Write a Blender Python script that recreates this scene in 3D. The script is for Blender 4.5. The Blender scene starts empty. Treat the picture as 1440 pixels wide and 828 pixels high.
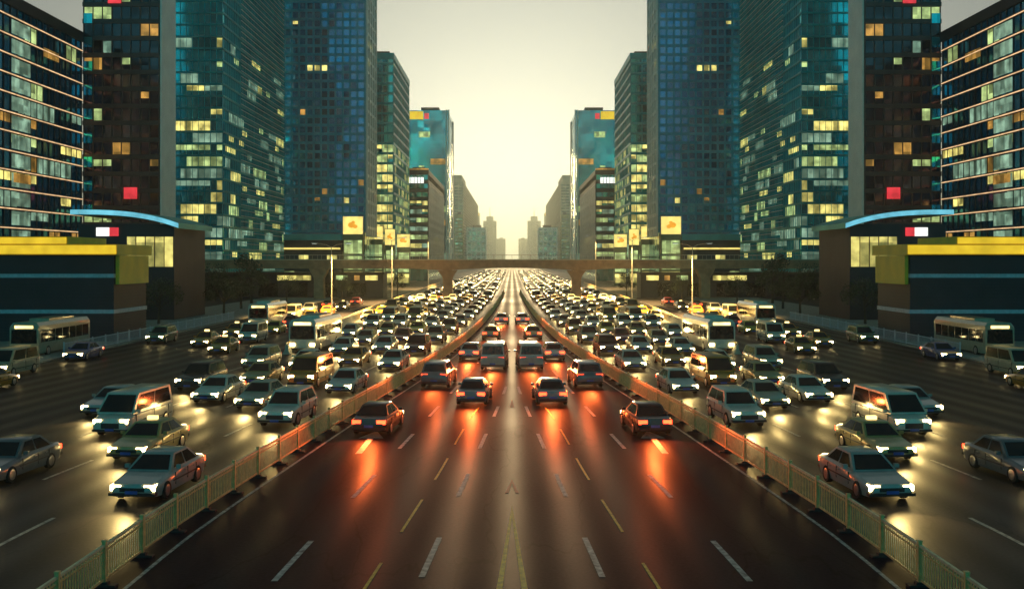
import bpy, math, random
from mathutils import Vector
R = math.radians
rnd = random.Random(7)
sc = bpy.context.scene
col = sc.collection

# ------------------------------------------------------------------ camera, sky, sun, exposure
CAM_H = 8.5
F = 1400.0                      # focal length in photograph pixels (1440 wide)
cam = bpy.data.cameras.new('camera'); cam.sensor_width = 36.0; cam.lens = 36.0 * F / 1440.0
cam.shift_y = -48.0 / 1440.0; cam.clip_start = 0.5; cam.clip_end = 20000
camo = bpy.data.objects.new('camera', cam); col.objects.link(camo)
camo.location = (0, 0, CAM_H); camo.rotation_euler = (R(90), 0, 0); sc.camera = camo

SUN_EL, SUN_ROT = 3.6, 0.0        # the low sun hangs straight ahead, over the end of the road
world = bpy.data.worlds.new('World'); sc.world = world; world.use_nodes = True
wn, wl = world.node_tree.nodes, world.node_tree.links
bg = wn['Background']
sky = wn.new('ShaderNodeTexSky'); sky.sky_type = 'NISHITA'; sky.sun_disc = False
sky.sun_elevation = R(SUN_EL); sky.sun_rotation = R(SUN_ROT)
sky.air_density = 1.0; sky.dust_density = 3.0; sky.ozone_density = 3.0
hs = wn.new('ShaderNodeHueSaturation'); hs.inputs['Saturation'].default_value = 0.20; hs.inputs['Value'].default_value = 2.1
tint = wn.new('ShaderNodeMix'); tint.data_type = 'RGBA'; tint.blend_type = 'MULTIPLY'; tint.inputs[0].default_value = 1.0
tcw = wn.new('ShaderNodeTexCoord'); sxw = wn.new('ShaderNodeSeparateXYZ'); wl.new(tcw.outputs['Generated'], sxw.inputs[0])
side = wn.new('ShaderNodeMapRange'); side.interpolation_type = 'SMOOTHSTEP'; side.inputs[1].default_value = 0.86; side.inputs[2].default_value = -0.1
wl.new(sxw.outputs['Y'], side.inputs[0])
dusk = wn.new('ShaderNodeMix'); dusk.data_type = 'RGBA'        # cream towards the sun, teal dusk at the back of the sky
dusk.inputs[6].default_value = (0.92, 1.04, 0.88, 1); dusk.inputs[7].default_value = (0.02, 2.1, 2.7, 1)
wl.new(side.outputs[0], dusk.inputs[0]); wl.new(dusk.outputs[2], tint.inputs[7])
wl.new(sky.outputs[0], hs.inputs['Color']); wl.new(hs.outputs[0], tint.inputs[6]); zen = wn.new('ShaderNodeMapRange'); zen.interpolation_type = 'SMOOTHSTEP'; zen.inputs[1].default_value = 0.30; zen.inputs[2].default_value = 0.75; zen.inputs[3].default_value = 1.0; zen.inputs[4].default_value = 0.05
wl.new(sxw.outputs['Z'], zen.inputs[0])                       # the unseen sky overhead is darkened to dim the ground
ov = wn.new('ShaderNodeMix'); ov.data_type = 'RGBA'; ov.blend_type = 'MULTIPLY'; ov.inputs[0].default_value = 1.0
wl.new(tint.outputs[2], ov.inputs[6]); wl.new(zen.outputs[0], ov.inputs[7])
gm = wn.new('ShaderNodeGamma'); gm.inputs['Gamma'].default_value = 0.5        # thin even cloud flattens the sky's range
wl.new(ov.outputs[2], gm.inputs['Color']); wl.new(gm.outputs[0], bg.inputs['Color'])
bg.inputs['Strength'].default_value = 0.15

sl = bpy.data.lights.new('sun', 'SUN'); sl.energy = 1.5; sl.angle = R(6.0); sl.color = (1.0, 0.72, 0.36)
so = bpy.data.objects.new('sun', sl); col.objects.link(so)
so.rotation_euler = Vector((0, -math.cos(R(SUN_EL)), -math.sin(R(SUN_EL)))).to_track_quat('-Z', 'Y').to_euler()

sc.view_settings.view_transform = 'Standard'; sc.view_settings.look = 'None'
sc.view_settings.exposure = 0.0; sc.view_settings.gamma = 1.0
cy = sc.cycles
cy.use_denoising = True; cy.max_bounces = 5; cy.diffuse_bounces = 2; cy.glossy_bounces = 3; cy.transmission_bounces = 2
cy.volume_bounces = 0; cy.transparent_max_bounces = 6; cy.sample_clamp_indirect = 3.0; cy.caustics_reflective = False; cy.caustics_refractive = False
HAZE = 0.00021

# ------------------------------------------------------------------ helpers
def new_mat(name):
    m = bpy.data.materials.new(name); m.use_nodes = True
    return m, m.node_tree.nodes, m.node_tree.links, m.node_tree.nodes['Principled BSDF']

def plain(name, c, rough=0.6, metal=0.0, var=0.25, scale=3.0, bump=0.0, coat=0.0, spec=0.5):
    """a real colour with mottled wear"""
    m, n, l, b = new_mat(name)
    tc = n.new('ShaderNodeTexCoord'); nz = n.new('ShaderNodeTexNoise'); nz.inputs['Scale'].default_value = scale; nz.inputs['Detail'].default_value = 6
    l.new(tc.outputs['Object'], nz.inputs['Vector'])
    cr = n.new('ShaderNodeValToRGB')
    cr.color_ramp.elements[0].position = 0.3; cr.color_ramp.elements[1].position = 0.7
    cr.color_ramp.elements[0].color = tuple(v * (1 - var) for v in c) + (1,)
    cr.color_ramp.elements[1].color = tuple(min(1, v * (1 + var)) for v in c) + (1,)
    l.new(nz.outputs['Fac'], cr.inputs['Fac']); l.new(cr.outputs['Color'], b.inputs['Base Color'])
    b.inputs['Roughness'].default_value = rough; b.inputs['Metallic'].default_value = metal
    b.inputs['Specular IOR Level'].default_value = spec; b.inputs['Coat Weight'].default_value = coat
    if bump:
        bp = n.new('ShaderNodeBump'); bp.inputs['Strength'].default_value = bump; bp.inputs['Distance'].default_value = 0.02
        l.new(nz.outputs['Fac'], bp.inputs['Height']); l.new(bp.outputs['Normal'], b.inputs['Normal'])
    return m

def glow(name, c, strength, var=0.5, scale=0.6, sample=False, rooms=False):
    """something that gives off light: lit room, lamp, sign"""
    m, n, l, b = new_mat(name)
    tc = n.new('ShaderNodeTexCoord'); nz = n.new('ShaderNodeTexNoise'); nz.inputs['Scale'].default_value = scale; nz.inputs['Detail'].default_value = 3
    oi = n.new('ShaderNodeObjectInfo'); ad = n.new('ShaderNodeVectorMath'); ad.operation = 'ADD'
    sep = n.new('ShaderNodeMath'); sep.operation = 'MULTIPLY'; sep.inputs[1].default_value = 90
    l.new(oi.outputs['Random'], sep.inputs[0]); l.new(tc.outputs['Object'], ad.inputs[0]); l.new(sep.outputs[0], ad.inputs[1]); l.new(ad.outputs[0], nz.inputs['Vector'])
    mr = n.new('ShaderNodeMapRange'); mr.inputs[1].default_value = 0.3; mr.inputs[2].default_value = 0.7
    mr.inputs[3].default_value = strength * (1 - var); mr.inputs[4].default_value = strength * (1 + var)
    l.new(nz.outputs['Fac'], mr.inputs[0])
    if rooms:                                   # blinds, ceilings and furniture: each pane and each height of a room differs
        sn = n.new('ShaderNodeVectorMath'); sn.operation = 'SNAP'; sn.inputs[1].default_value = (1.5, 1.5, 2.75)
        wh = n.new('ShaderNodeTexWhiteNoise'); l.new(tc.outputs['Object'], sn.inputs[0]); l.new(sn.outputs[0], wh.inputs['Vector'])
        pw = n.new('ShaderNodeMath'); pw.operation = 'MULTIPLY_ADD'; pw.inputs[1].default_value = 1.1; pw.inputs[2].default_value = 0.3; l.new(wh.outputs['Value'], pw.inputs[0])
        mu = n.new('ShaderNodeMath'); mu.operation = 'MULTIPLY'; l.new(pw.outputs[0], mu.inputs[0]); l.new(mr.outputs[0], mu.inputs[1]); l.new(mu.outputs[0], b.inputs['Emission Strength'])
    else: l.new(mr.outputs[0], b.inputs['Emission Strength'])
    b.inputs['Base Color'].default_value = (c[0] * .3, c[1] * .3, c[2] * .3, 1); b.inputs['Emission Color'].default_value = (*c, 1)
    b.inputs['Roughness'].default_value = 0.3
    if not sample: m.cycles.emission_sampling = 'NONE'
    return m

def facade_glass(name, c, cell=(1.6, 1.6, 3.6), rough=0.12, metal=0.75, var=0.55):
    """coated curtain wall glass: every pane a little different in tint and tilt"""
    m, n, l, b = new_mat(name)
    tc = n.new('ShaderNodeTexCoord'); sn = n.new('ShaderNodeVectorMath'); sn.operation = 'SNAP'; sn.inputs[1].default_value = cell
    wn_ = n.new('ShaderNodeTexWhiteNoise'); wn_.noise_dimensions = '3D'
    l.new(tc.outputs['Object'], sn.inputs[0]); l.new(sn.outputs[0], wn_.inputs['Vector'])
    nz = n.new('ShaderNodeTexNoise'); nz.inputs['Scale'].default_value = 0.07; nz.inputs['Detail'].default_value = 3
    l.new(tc.outputs['Object'], nz.inputs['Vector'])
    ad = n.new('ShaderNodeMath'); ad.operation = 'MULTIPLY'; l.new(wn_.outputs['Value'], ad.inputs[0]); ad.inputs[1].default_value = 0.55
    ad2 = n.new('ShaderNodeMath'); l.new(ad.outputs[0], ad2.inputs[0]); l.new(nz.outputs['Fac'], ad2.inputs[1])
    cr = n.new('ShaderNodeValToRGB'); cr.color_ramp.elements[0].position = 0.35; cr.color_ramp.elements[1].position = 1.05 if False else 1.0
    cr.color_ramp.elements[0].color = tuple(v * (1 - var) for v in c) + (1,)
    cr.color_ramp.elements[1].color = tuple(min(1, v * (1 + var)) for v in c) + (1,)
    l.new(ad2.outputs[0], cr.inputs['Fac']); l.new(cr.outputs['Color'], b.inputs['Base Color'])
    b.inputs['Metallic'].default_value = metal; b.inputs['Roughness'].default_value = rough
    mix = n.new('ShaderNodeVectorMath'); mix.operation = 'MULTIPLY_ADD'; mix.inputs[1].default_value = (0.06,) * 3
    geo = n.new('ShaderNodeNewGeometry')
    sb = n.new('ShaderNodeVectorMath'); sb.operation = 'SUBTRACT'; sb.inputs[1].default_value = (0.5,) * 3
    l.new(wn_.outputs['Color'], sb.inputs[0]); l.new(sb.outputs[0], mix.inputs[0]); l.new(geo.outputs['Normal'], mix.inputs[2])
    nn = n.new('ShaderNodeVectorMath'); nn.operation = 'NORMALIZE'; l.new(mix.outputs[0], nn.inputs[0]); l.new(nn.outputs[0], b.inputs['Normal'])
    return m

def asphalt(name, c, ruts, spec):
    m, n, l, b = new_mat(name)
    tc = n.new('ShaderNodeTexCoord'); fine = n.new('ShaderNodeTexNoise'); fine.inputs['Scale'].default_value = 9; fine.inputs['Detail'].default_value = 9
    big = n.new('ShaderNodeTexNoise'); big.inputs['Scale'].default_value = 0.16; big.inputs['Detail'].default_value = 5
    mp = n.new('ShaderNodeMapping'); mp.inputs['Scale'].default_value = (1.0, 0.25, 1.0)
    l.new(tc.outputs['Object'], fine.inputs['Vector']); l.new(tc.outputs['Object'], mp.inputs['Vector']); l.new(mp.outputs[0], big.inputs['Vector'])
    mul = n.new('ShaderNodeMath'); mul.operation = 'MULTIPLY'; l.new(fine.outputs['Fac'], mul.inputs[0]); l.new(big.outputs['Fac'], mul.inputs[1])
    cr = n.new('ShaderNodeValToRGB'); cr.color_ramp.elements[0].position = 0.12; cr.color_ramp.elements[1].position = 0.42
    cr.color_ramp.elements[0].color = tuple(v * 0.55 for v in c) + (1,); cr.color_ramp.elements[1].color = tuple(v * 1.6 for v in c) + (1,)
    l.new(mul.outputs[0], cr.inputs['Fac'])
    vo = n.new('ShaderNodeTexVoronoi'); vo.feature = 'DISTANCE_TO_EDGE'; vo.inputs['Scale'].default_value = 0.22
    wob = n.new('ShaderNodeTexNoise'); wob.inputs['Scale'].default_value = 0.8; wob.inputs['Detail'].default_value = 5
    wa = n.new('ShaderNodeVectorMath'); wa.operation = 'MULTIPLY_ADD'; wa.inputs[1].default_value = (2.2,) * 3
    l.new(mp.outputs[0], wob.inputs['Vector']); l.new(wob.outputs['Color'], wa.inputs[0]); l.new(mp.outputs[0], wa.inputs[2]); l.new(wa.outputs[0], vo.inputs['Vector'])
    ln = n.new('ShaderNodeMapRange'); ln.inputs[1].default_value = 0.004; ln.inputs[2].default_value = 0.012; ln.inputs[3].default_value = 0.45; ln.inputs[4].default_value = 1.0
    l.new(vo.outputs['Distance'], ln.inputs[0])
    mm = n.new('ShaderNodeMix'); mm.data_type = 'RGBA'; mm.blend_type = 'MULTIPLY'; mm.inputs[0].default_value = 1.0
    l.new(cr.outputs['Color'], mm.inputs[6]); l.new(ln.outputs[0], mm.inputs[7]); l.new(mm.outputs[2], b.inputs['Base Color'])
    # wheel paths: the UV's u runs across the lanes in metres, polished where the tyres run
    b.inputs['Specular IOR Level'].default_value = spec
    uv = n.new('ShaderNodeUVMap'); uv.uv_map = 'lane'; sx = n.new('ShaderNodeSeparateXYZ'); l.new(uv.outputs[0], sx.inputs[0])
    w = n.new('ShaderNodeMath'); w.operation = 'MULTIPLY'; w.inputs[1].default_value = 2 * math.pi / 1.9; l.new(sx.outputs['X'], w.inputs[0])
    s = n.new('ShaderNodeMath'); s.operation = 'COSINE'; l.new(w.outputs[0], s.inputs[0])
    rr = n.new('ShaderNodeMapRange'); rr.inputs[1].default_value = -1; rr.inputs[2].default_value = 1
    rr.inputs[3].default_value = 0.52 + ruts; rr.inputs[4].default_value = 0.52 - ruts; l.new(s.outputs[0], rr.inputs[0])
    av = n.new('ShaderNodeMath'); av.operation = 'MULTIPLY_ADD'; av.inputs[1].default_value = 0.35; l.new(big.outputs['Fac'], av.inputs[0]); 
    sub = n.new('ShaderNodeMath'); sub.operation = 'SUBTRACT'; sub.inputs[1].default_value = 0.17; l.new(rr.outputs[0], sub.inputs[0]); l.new(sub.outputs[0], av.inputs[2])
    l.new(av.outputs[0], b.inputs['Roughness'])
    bp = n.new('ShaderNodeBump'); bp.inputs['Strength'].default_value = 0.35; bp.inputs['Distance'].default_value = 0.01
    l.new(fine.outputs['Fac'], bp.inputs['Height']); l.new(bp.outputs['Normal'], b.inputs['Normal'])
    return m

def car_paint():
    m, n, l, b = new_mat('car_paint')
    oi = n.new('ShaderNodeObjectInfo'); tc = n.new('ShaderNodeTexCoord'); nz = n.new('ShaderNodeTexNoise'); nz.inputs['Scale'].default_value = 2.5; nz.inputs['Detail'].default_value = 6
    l.new(tc.outputs['Object'], nz.inputs['Vector']); dm = n.new('ShaderNodeMapRange'); dm.inputs[3].default_value = 0.62; dm.inputs[4].default_value = 1.1; l.new(nz.outputs['Fac'], dm.inputs[0])
    dx = n.new('ShaderNodeMix'); dx.data_type = 'RGBA'; dx.blend_type = 'MULTIPLY'; dx.inputs[0].default_value = 1.0
    l.new(oi.outputs['Color'], dx.inputs[6]); l.new(dm.outputs[0], dx.inputs[7]); l.new(dx.outputs[2], b.inputs['Base Color'])
    b.inputs['Roughness'].default_value = 0.28; b.inputs['Metallic'].default_value = 0.15; b.inputs['Coat Weight'].default_value = 0.6; b.inputs['Coat Roughness'].default_value = 0.08
    return m

M = dict(
    ground=plain('dark_paving', (0.035, 0.033, 0.036), 0.8, scale=0.3, spec=0.2),
    road=asphalt('asphalt_worn', (0.017, 0.012, 0.019), 0.09, 0.025),
    road2=asphalt('asphalt_side', (0.030, 0.024, 0.026), 0.08, 0.15),
    white_mark=plain('white_road_paint', (0.40, 0.36, 0.32), 0.6, var=0.7, scale=5),
    yellow_trail=plain('yellow_light_trail', (0.85, 0.42, 0.03), 0.6, var=0.5, scale=5),  # yellow light trails of the traffic, put into a flat colour
    red_trail=plain('red_light_trail', (0.55, 0.10, 0.05), 0.6, var=0.3, scale=5),  # red light trails of the traffic, put into a flat colour
    kerb=plain('kerb_concrete', (0.30, 0.27, 0.23), 0.8, scale=2),
    concrete=plain('concrete', (0.34, 0.22, 0.12), 0.75, scale=0.8, bump=0.2),
    dconcrete=plain('dark_concrete', (0.10, 0.085, 0.075), 0.8, scale=0.8, bump=0.2),
    fence=plain('galvanised_paint', (0.86, 0.52, 0.20), 0.4, metal=0.1, scale=6),
    rail=plain('rail_paint', (0.84, 0.66, 0.38), 0.35, metal=0.1, scale=6),
    fencefoot=plain('rubber_foot', (0.03, 0.03, 0.03), 0.8),
    barrier=plain('barrier_concrete', (0.46, 0.41, 0.31), 0.7, scale=1.2, bump=0.2),
    teal=facade_glass('teal_glass', (0.03, 0.60, 0.68), (1.6, 1.6, 3.4)),
    navy=facade_glass('navy_glass', (0.012, 0.21, 0.36), (2.3, 2.3, 4.0)),
    deepteal=facade_glass('deep_teal_glass', (0.02, 0.30, 0.36), (3.2, 3.2, 3.6), var=0.3),
    green=facade_glass('green_glass', (0.03, 0.50, 0.45), (1.6, 1.6, 3.4)),
    brown=facade_glass('brown_glass', (0.10, 0.055, 0.065), (1.8, 1.8, 3.4)),
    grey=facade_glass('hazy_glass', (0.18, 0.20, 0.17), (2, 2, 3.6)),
    bluegrid=plain('blue_grey_panel', (0.04, 0.30, 0.40), 0.4, metal=0.4, scale=0.2),
    tealpanel=plain('teal_panel', (0.05, 0.40, 0.40), 0.4, metal=0.3, scale=0.2),
    dark=plain('dark_cladding', (0.030, 0.026, 0.036), 0.55, scale=0.3),
    brownpanel=plain('brown_panel', (0.10, 0.055, 0.05), 0.5, scale=0.3),
    white=plain('white_cladding', (0.86, 0.83, 0.74), 0.45, var=0.08, scale=0.3),
    cream=plain('cream_stone', (0.55, 0.49, 0.34), 0.6, scale=0.3),
    olive=plain('olive_panel', (0.20, 0.22, 0.11), 0.5, scale=0.3),
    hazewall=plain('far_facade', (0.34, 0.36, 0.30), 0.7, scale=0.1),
    metal=plain('dark_metal', (0.06, 0.06, 0.06), 0.4, metal=0.7),
    lampmetal=plain('lamp_metal', (0.45, 0.42, 0.36), 0.4, metal=0.6),
    yellowpanel=plain('yellow_fascia', (0.80, 0.50, 0.02), 0.45, var=0.12, scale=0.5),
    stripe=plain('pale_stripe', (0.55, 0.55, 0.58), 0.5, var=0.15),
    bark=plain('bark', (0.05, 0.04, 0.03), 0.9, scale=8),
    leaf=plain('leaf', (0.035, 0.055, 0.022), 0.6, var=0.5, scale=0.7),
    paint=car_paint(),
    carglass=plain('car_glass', (0.012, 0.014, 0.016), 0.06, var=0.1),
    tyre=plain('tyre_rubber', (0.015, 0.015, 0.015), 0.85),
    rim=plain('wheel_rim', (0.5, 0.5, 0.5), 0.3, metal=0.9),
    plastic=plain('black_plastic', (0.02, 0.02, 0.02), 0.5),
    plate=plain('number_plate', (0.05, 0.12, 0.45), 0.4),
    head=glow('headlight_lit', (1.0, 0.74, 0.30), 26.0, var=0.15),
    tail=glow('tail_light_lit', (1.0, 0.045, 0.012), 9.0, var=0.15),
    taxisign=glow('taxi_sign_lit', (1.0, 0.72, 0.25), 3.0),
    w_yellow=glow('yellow_room_light', (0.95, 0.80, 0.22), 0.85, 0.7, 0.5, rooms=True),
    w_lime=glow('greenish_room_light', (0.62, 0.80, 0.30), 0.62, 0.7, 0.5, rooms=True),
    w_pale=glow('pale_room_light', (0.55, 0.88, 0.62), 0.30, 0.7, 0.5, rooms=True),
    w_orange=glow('orange_room_light', (0.95, 0.48, 0.10), 0.4, 0.7, 0.5, rooms=True),
    w_red=glow('red_sign_light', (0.95, 0.05, 0.07), 0.8, 0.3),
    w_blue=glow('blue_sign_light', (0.22, 0.72, 0.90), 0.75, 0.3),
    w_white=glow('white_sign_light', (0.95, 0.97, 0.90), 1.3, 0.1),
    billboard=glow('billboard_light', (1.0, 0.78, 0.20), 1.15, 0.2),
    fascia=glow('yellow_fascia_light', (1.0, 0.66, 0.03), 0.8, 0.2),
    billmark=glow('billboard_orange', (1.0, 0.42, 0.03), 0.9, 0.2),
    slabstrip=glow('warm_edge_strip', (1.0, 0.62, 0.32), 0.95, 0.3),
)

class MB:
    def __init__(s): s.v = []; s.f = []; s.m = []; s.mats = []; s.uv = None
    def mi(s, mat):
        if mat not in s.mats: s.mats.append(mat)
        return s.mats.index(mat)
    def quad(s, pts, mat):
        i = len(s.v); s.v += [tuple(p) for p in pts]; s.f.append(tuple(range(i, i + len(pts)))); s.m.append(s.mi(mat))
    def box(s, x0, x1, y0, y1, z0, z1, mat):
        i = len(s.v)
        s.v += [(x0,y0,z0),(x1,y0,z0),(x1,y1,z0),(x0,y1,z0),(x0,y0,z1),(x1,y0,z1),(x1,y1,z1),(x0,y1,z1)]
        k = s.mi(mat)
        for f in ((0,3,2,1),(4,5,6,7),(0,1,5,4),(1,2,6,5),(2,3,7,6),(3,0,4,7)):
            s.f.append(tuple(i + a for a in f)); s.m.append(k)
    def loft(s, rings, mat, cap=True, closed=True):
        i = len(s.v); n = len(rings[0]); k = s.mi(mat)
        for r in rings: s.v += [tuple(p) for p in r]
        for a in range(len(rings) - 1):
            for b in range(n if closed else n - 1):
                c = (b + 1) % n
                s.f.append((i + a*n + b, i + a*n + c, i + (a+1)*n + c, i + (a+1)*n + b)); s.m.append(k)
        if cap:
            s.f.append(tuple(i + b for b in reversed(range(n)))); s.m.append(k)
            j = i + (len(rings) - 1) * n
            s.f.append(tuple(j + b for b in range(n))); s.m.append(k)
    def tube(s, pts, rads, mat, n=8):
        rings = []
        for a, p in enumerate(pts):
            p = Vector(p); d = (Vector(pts[min(a+1, len(pts)-1)]) - Vector(pts[max(a-1, 0)])).normalized()
            u = d.cross(Vector((0.3, 0.95, 0.1)) if abs(d.z) > 0.7 else Vector((0, 0, 1))).normalized(); w = d.cross(u)
            rings.append([p + rads[a] * (math.cos(t) * u + math.sin(t) * w) for t in (2*math.pi*q/n for q in range(n))])
        s.loft(rings, mat)
    def add(s, o, dx=0, dy=0, dz=0, flip=False):
        i = len(s.v)
        s.v += [((-x if flip else x) + dx, y + dy, z + dz) for x, y, z in o.v]
        s.f += [tuple(i + a for a in (reversed(f) if flip else f)) for f in o.f]
        s.m += [s.mi(o.mats[k]) for k in o.m]
    def mesh(s, name, smooth=None):
        me = bpy.data.meshes.new(name); me.from_pydata(s.v, [], s.f)
        for m in s.mats: me.materials.append(m)
        me.polygons.foreach_set('material_index', s.m)
        if s.uv:
            ul = me.uv_layers.new(name='lane')
            for lp in me.loops: ul.data[lp.index].uv = s.uv[lp.vertex_index]
        if smooth:
            me.polygons.foreach_set('use_smooth', [True] * len(me.polygons)); me.set_sharp_from_angle(angle=R(smooth))
        me.update(); return me
    def obj(s, name, parent=None, loc=(0, 0, 0), smooth=None):
        o = bpy.data.objects.new(name, s.mesh(name, smooth)); col.objects.link(o); o.location = loc
        if parent: o.parent = parent
        return o

def tag(o, label=None, cat=None, group=None, kind=None):
    if label: o['label'] = label
    if cat: o['category'] = cat
    if group: o['group'] = group
    if kind: o['kind'] = kind
    return o
def thing(name, label, cat, loc=(0, 0, 0), group=None):
    o = bpy.data.objects.new(name, None); col.objects.link(o); o.location = loc; o.empty_display_size = 0.5
    return tag(o, label, cat, group)
def structure(mb, name, loc=(0, 0, 0)):
    return tag(mb.obj(name, None, loc), kind='structure')

MIRROR = []                        # things of the left side, copied to the right side at the end
def both(o): MIRROR.append(o); return o
def copy_tree(o, kids, parent=None):
    c = o.copy(); col.objects.link(c)
    if parent: c.parent = parent
    for ch in kids.get(o, ()): copy_tree(ch, kids, c)
    return c
def mirror_all():
    kids = {}
    for o in bpy.data.objects:
        if o.parent: kids.setdefault(o.parent, []).append(o)
    for o in list(MIRROR):
        c = copy_tree(o, kids)
        c.location.x = -o.location.x; c.scale.x = -o.scale.x; c.rotation_euler.z = -o.rotation_euler.z
        for k in ('label', 'group'):
            if k in o: c[k] = o[k].replace('left', 'right')

def curve(pts):
    def f(d):
        if d <= pts[0][0]: return pts[0][1]
        if d >= pts[-1][0]: return pts[-1][1]
        for i in range(len(pts) - 1):
            if d <= pts[i+1][0]: break
        x0, y0 = pts[i]; x1, y1 = pts[i+1]; h = x1 - x0; t = (d - x0) / h
        m0 = (y1 - pts[i-1][1]) / (x1 - pts[i-1][0]) if i > 0 else (y1 - y0) / h
        m1 = (pts[i+2][1] - y0) / (pts[i+2][0] - x0) if i + 2 < len(pts) else (y1 - y0) / h
        return (2*t**3-3*t*t+1)*y0 + (t**3-2*t*t+t)*h*m0 + (-2*t**3+3*t*t)*y1 + (t**3-t*t)*h*m1
    return f
def dist(y): return F * CAM_H / (y - 366.0)           # photograph row -> distance of a ground point
def lat(x, d): return (720.0 - x) * d / F               # photograph column -> metres left of the axis

fence_w = curve([(8,10.9),(25.8,10.65),(31,10.55),(40.8,9.8),(54.8,8.6),(68,7.3),(86.5,5.8),(112.6,4.4),(161,3.1),(253,2.1),(420,2.0)])
lane2_w = curve([(14,6.9),(28.4,6.2),(38,5.55),(47.2,4.95),(56,4.4),(64.5,3.87),(72.6,3.4),(87.5,2.56),(104,1.86),(129,1.1),(160,0.5)])
yell_w = curve([(14,4.6),(33,3.35),(41,2.85),(48,2.55),(55.6,2.1),(60,1.65),(66,1.2)])
lane1_w = curve([(14,3.1),(27.7,2.38),(37.3,1.87),(46.5,1.39),(55,.95),(63,.56),(71,.25)])
barrier_w = curve([(60,19.5),(90,20.4),(127,21.8),(166,22.6),(316,24.3),(500,25)])

# ------------------------------------------------------------------ ground and roads
g = MB(); g.quad([(-2500,-60,-0.03),(2500,-60,-0.03),(2500,7000,-0.03),(-2500,7000,-0.03)], M['ground']); structure(g, 'ground')
ds = [-40, -20, 0] + [8 + i * 4 for i in range(40)] + [170 + i * 12 for i in range(30)] + [600, 900, 1500, 3000, 6500]
def strip(name, fa, fb, z, mat, ncol, side=0):
    m = MB(); m.uv = []
    for d in ds:
        a, b = fa(d), fb(d)
        for j in range(ncol + 1):
            x = a + (b - a) * j / ncol
            m.v.append((x, d, z)); m.uv.append((abs(x) - fence_w(d) if name != 'central_road' else x, d))
    k = m.mi(mat); n = ncol + 1
    for i in range(len(ds) - 1):
        for j in range(ncol):
            q = [i*n+j, i*n+j+1, (i+1)*n+j+1, (i+1)*n+j]
            m.f.append(tuple(q)); m.m.append(k)
    return structure(m, name)
strip('central_road', lambda d: -fence_w(d) - 0.45, lambda d: fence_w(d) + 0.45, 0.0, M['road'], 8)
strip('side_road', lambda d: -39.0, lambda d: -fence_w(d) - 0.45, 0.0, M['road2'], 8)
strip('side_road', lambda d: fence_w(d) + 0.45, lambda d: 39.0, 0.0, M['road2'], 8)

def dash(mb, fw, d0, d1, w, z, mat, off=0.0):
    n = 4
    for i in range(n):
        a, b = d0 + (d1-d0)*i/n, d0 + (d1-d0)*(i+1)/n
        xa, xb = -(fw(a) + off), -(fw(b) + off)
        mb.quad([(xa-w/2, a, z), (xa+w/2, a, z), (xb+w/2, b, z), (xb-w/2, b, z)], mat)
lm = MB(); ym = MB(); sm = MB()
for sgn in (1, -1):
    f1 = lambda d: sgn * lane1_w(d); f2 = lambda d: sgn * lane2_w(d); fy = lambda d: sgn * yell_w(d); ff = lambda d: sgn * fence_w(d)
    for c in [19.5 + 9.15 * i for i in range(6)]: dash(lm, f1, c - 1.9, c + 1.9, 0.17, 0.006, M['white_mark'])
    for c in [19.0 + 9.3 * i for i in range(15)]: dash(lm, f2, c - 1.9, c + 1.9, 0.17, 0.006, M['white_mark'])
    for c in [26 + 7.4 * i for i in range(6)]: dash(ym, fy, c - 2.2, c + 2.0, 0.09, 0.006, M['yellow_trail'])  # blinker light trails painted on the road as thin dashes
    dash(lm, ff, 10, 26, 0.12, 0.006, M['white_mark'], -0.62 * sgn)
    for k in range(18): dash(lm, ff, 26 + k*10, 36 + k*10, 0.12, 0.006, M['white_mark'], -0.62 * sgn)
    for k in range(4):
        for i in range(26):
            c = 12 + i * 9.5; o = sgn * (1.2 + 3.5 * (k + 1))
            if fence_w(c) + abs(o) < (barrier_w(c) - 1 if c > 86 else 24): dash(sm, ff, c - 1.9, c + 1.9, 0.15, 0.006, M['white_mark'], o)
tag(lm.obj('lane_markings'), kind='structure'); tag(ym.obj('yellow_trail_dashes'), kind='structure'); tag(sm.obj('side_lane_markings'), kind='structure')
# the arrow painted ahead of the bend
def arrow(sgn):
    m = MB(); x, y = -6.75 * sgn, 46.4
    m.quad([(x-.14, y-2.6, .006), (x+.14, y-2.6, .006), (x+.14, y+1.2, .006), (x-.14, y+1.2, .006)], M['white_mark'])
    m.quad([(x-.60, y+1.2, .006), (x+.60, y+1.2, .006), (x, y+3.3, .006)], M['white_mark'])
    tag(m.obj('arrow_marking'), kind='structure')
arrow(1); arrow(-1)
def chevron(mat, d0, d1, spread, wa, wb, name):  # car light trails meeting at the axis, painted flat on the asphalt
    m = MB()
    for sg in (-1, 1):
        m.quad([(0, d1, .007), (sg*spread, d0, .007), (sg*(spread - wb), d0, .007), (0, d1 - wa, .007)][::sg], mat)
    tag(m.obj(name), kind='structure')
chevron(M['yellow_trail'], 22.0, 34.6, .58, 1.6, .2, 'yellow_trail_chevron')
chevron(M['red_trail'], 36.4, 38.6, .26, .7, .13, 'red_trail_chevron')
chevron(M['red_trail'], 57.5, 61.0, .13, 2.5, .12, 'red_trail_chevron')

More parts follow.
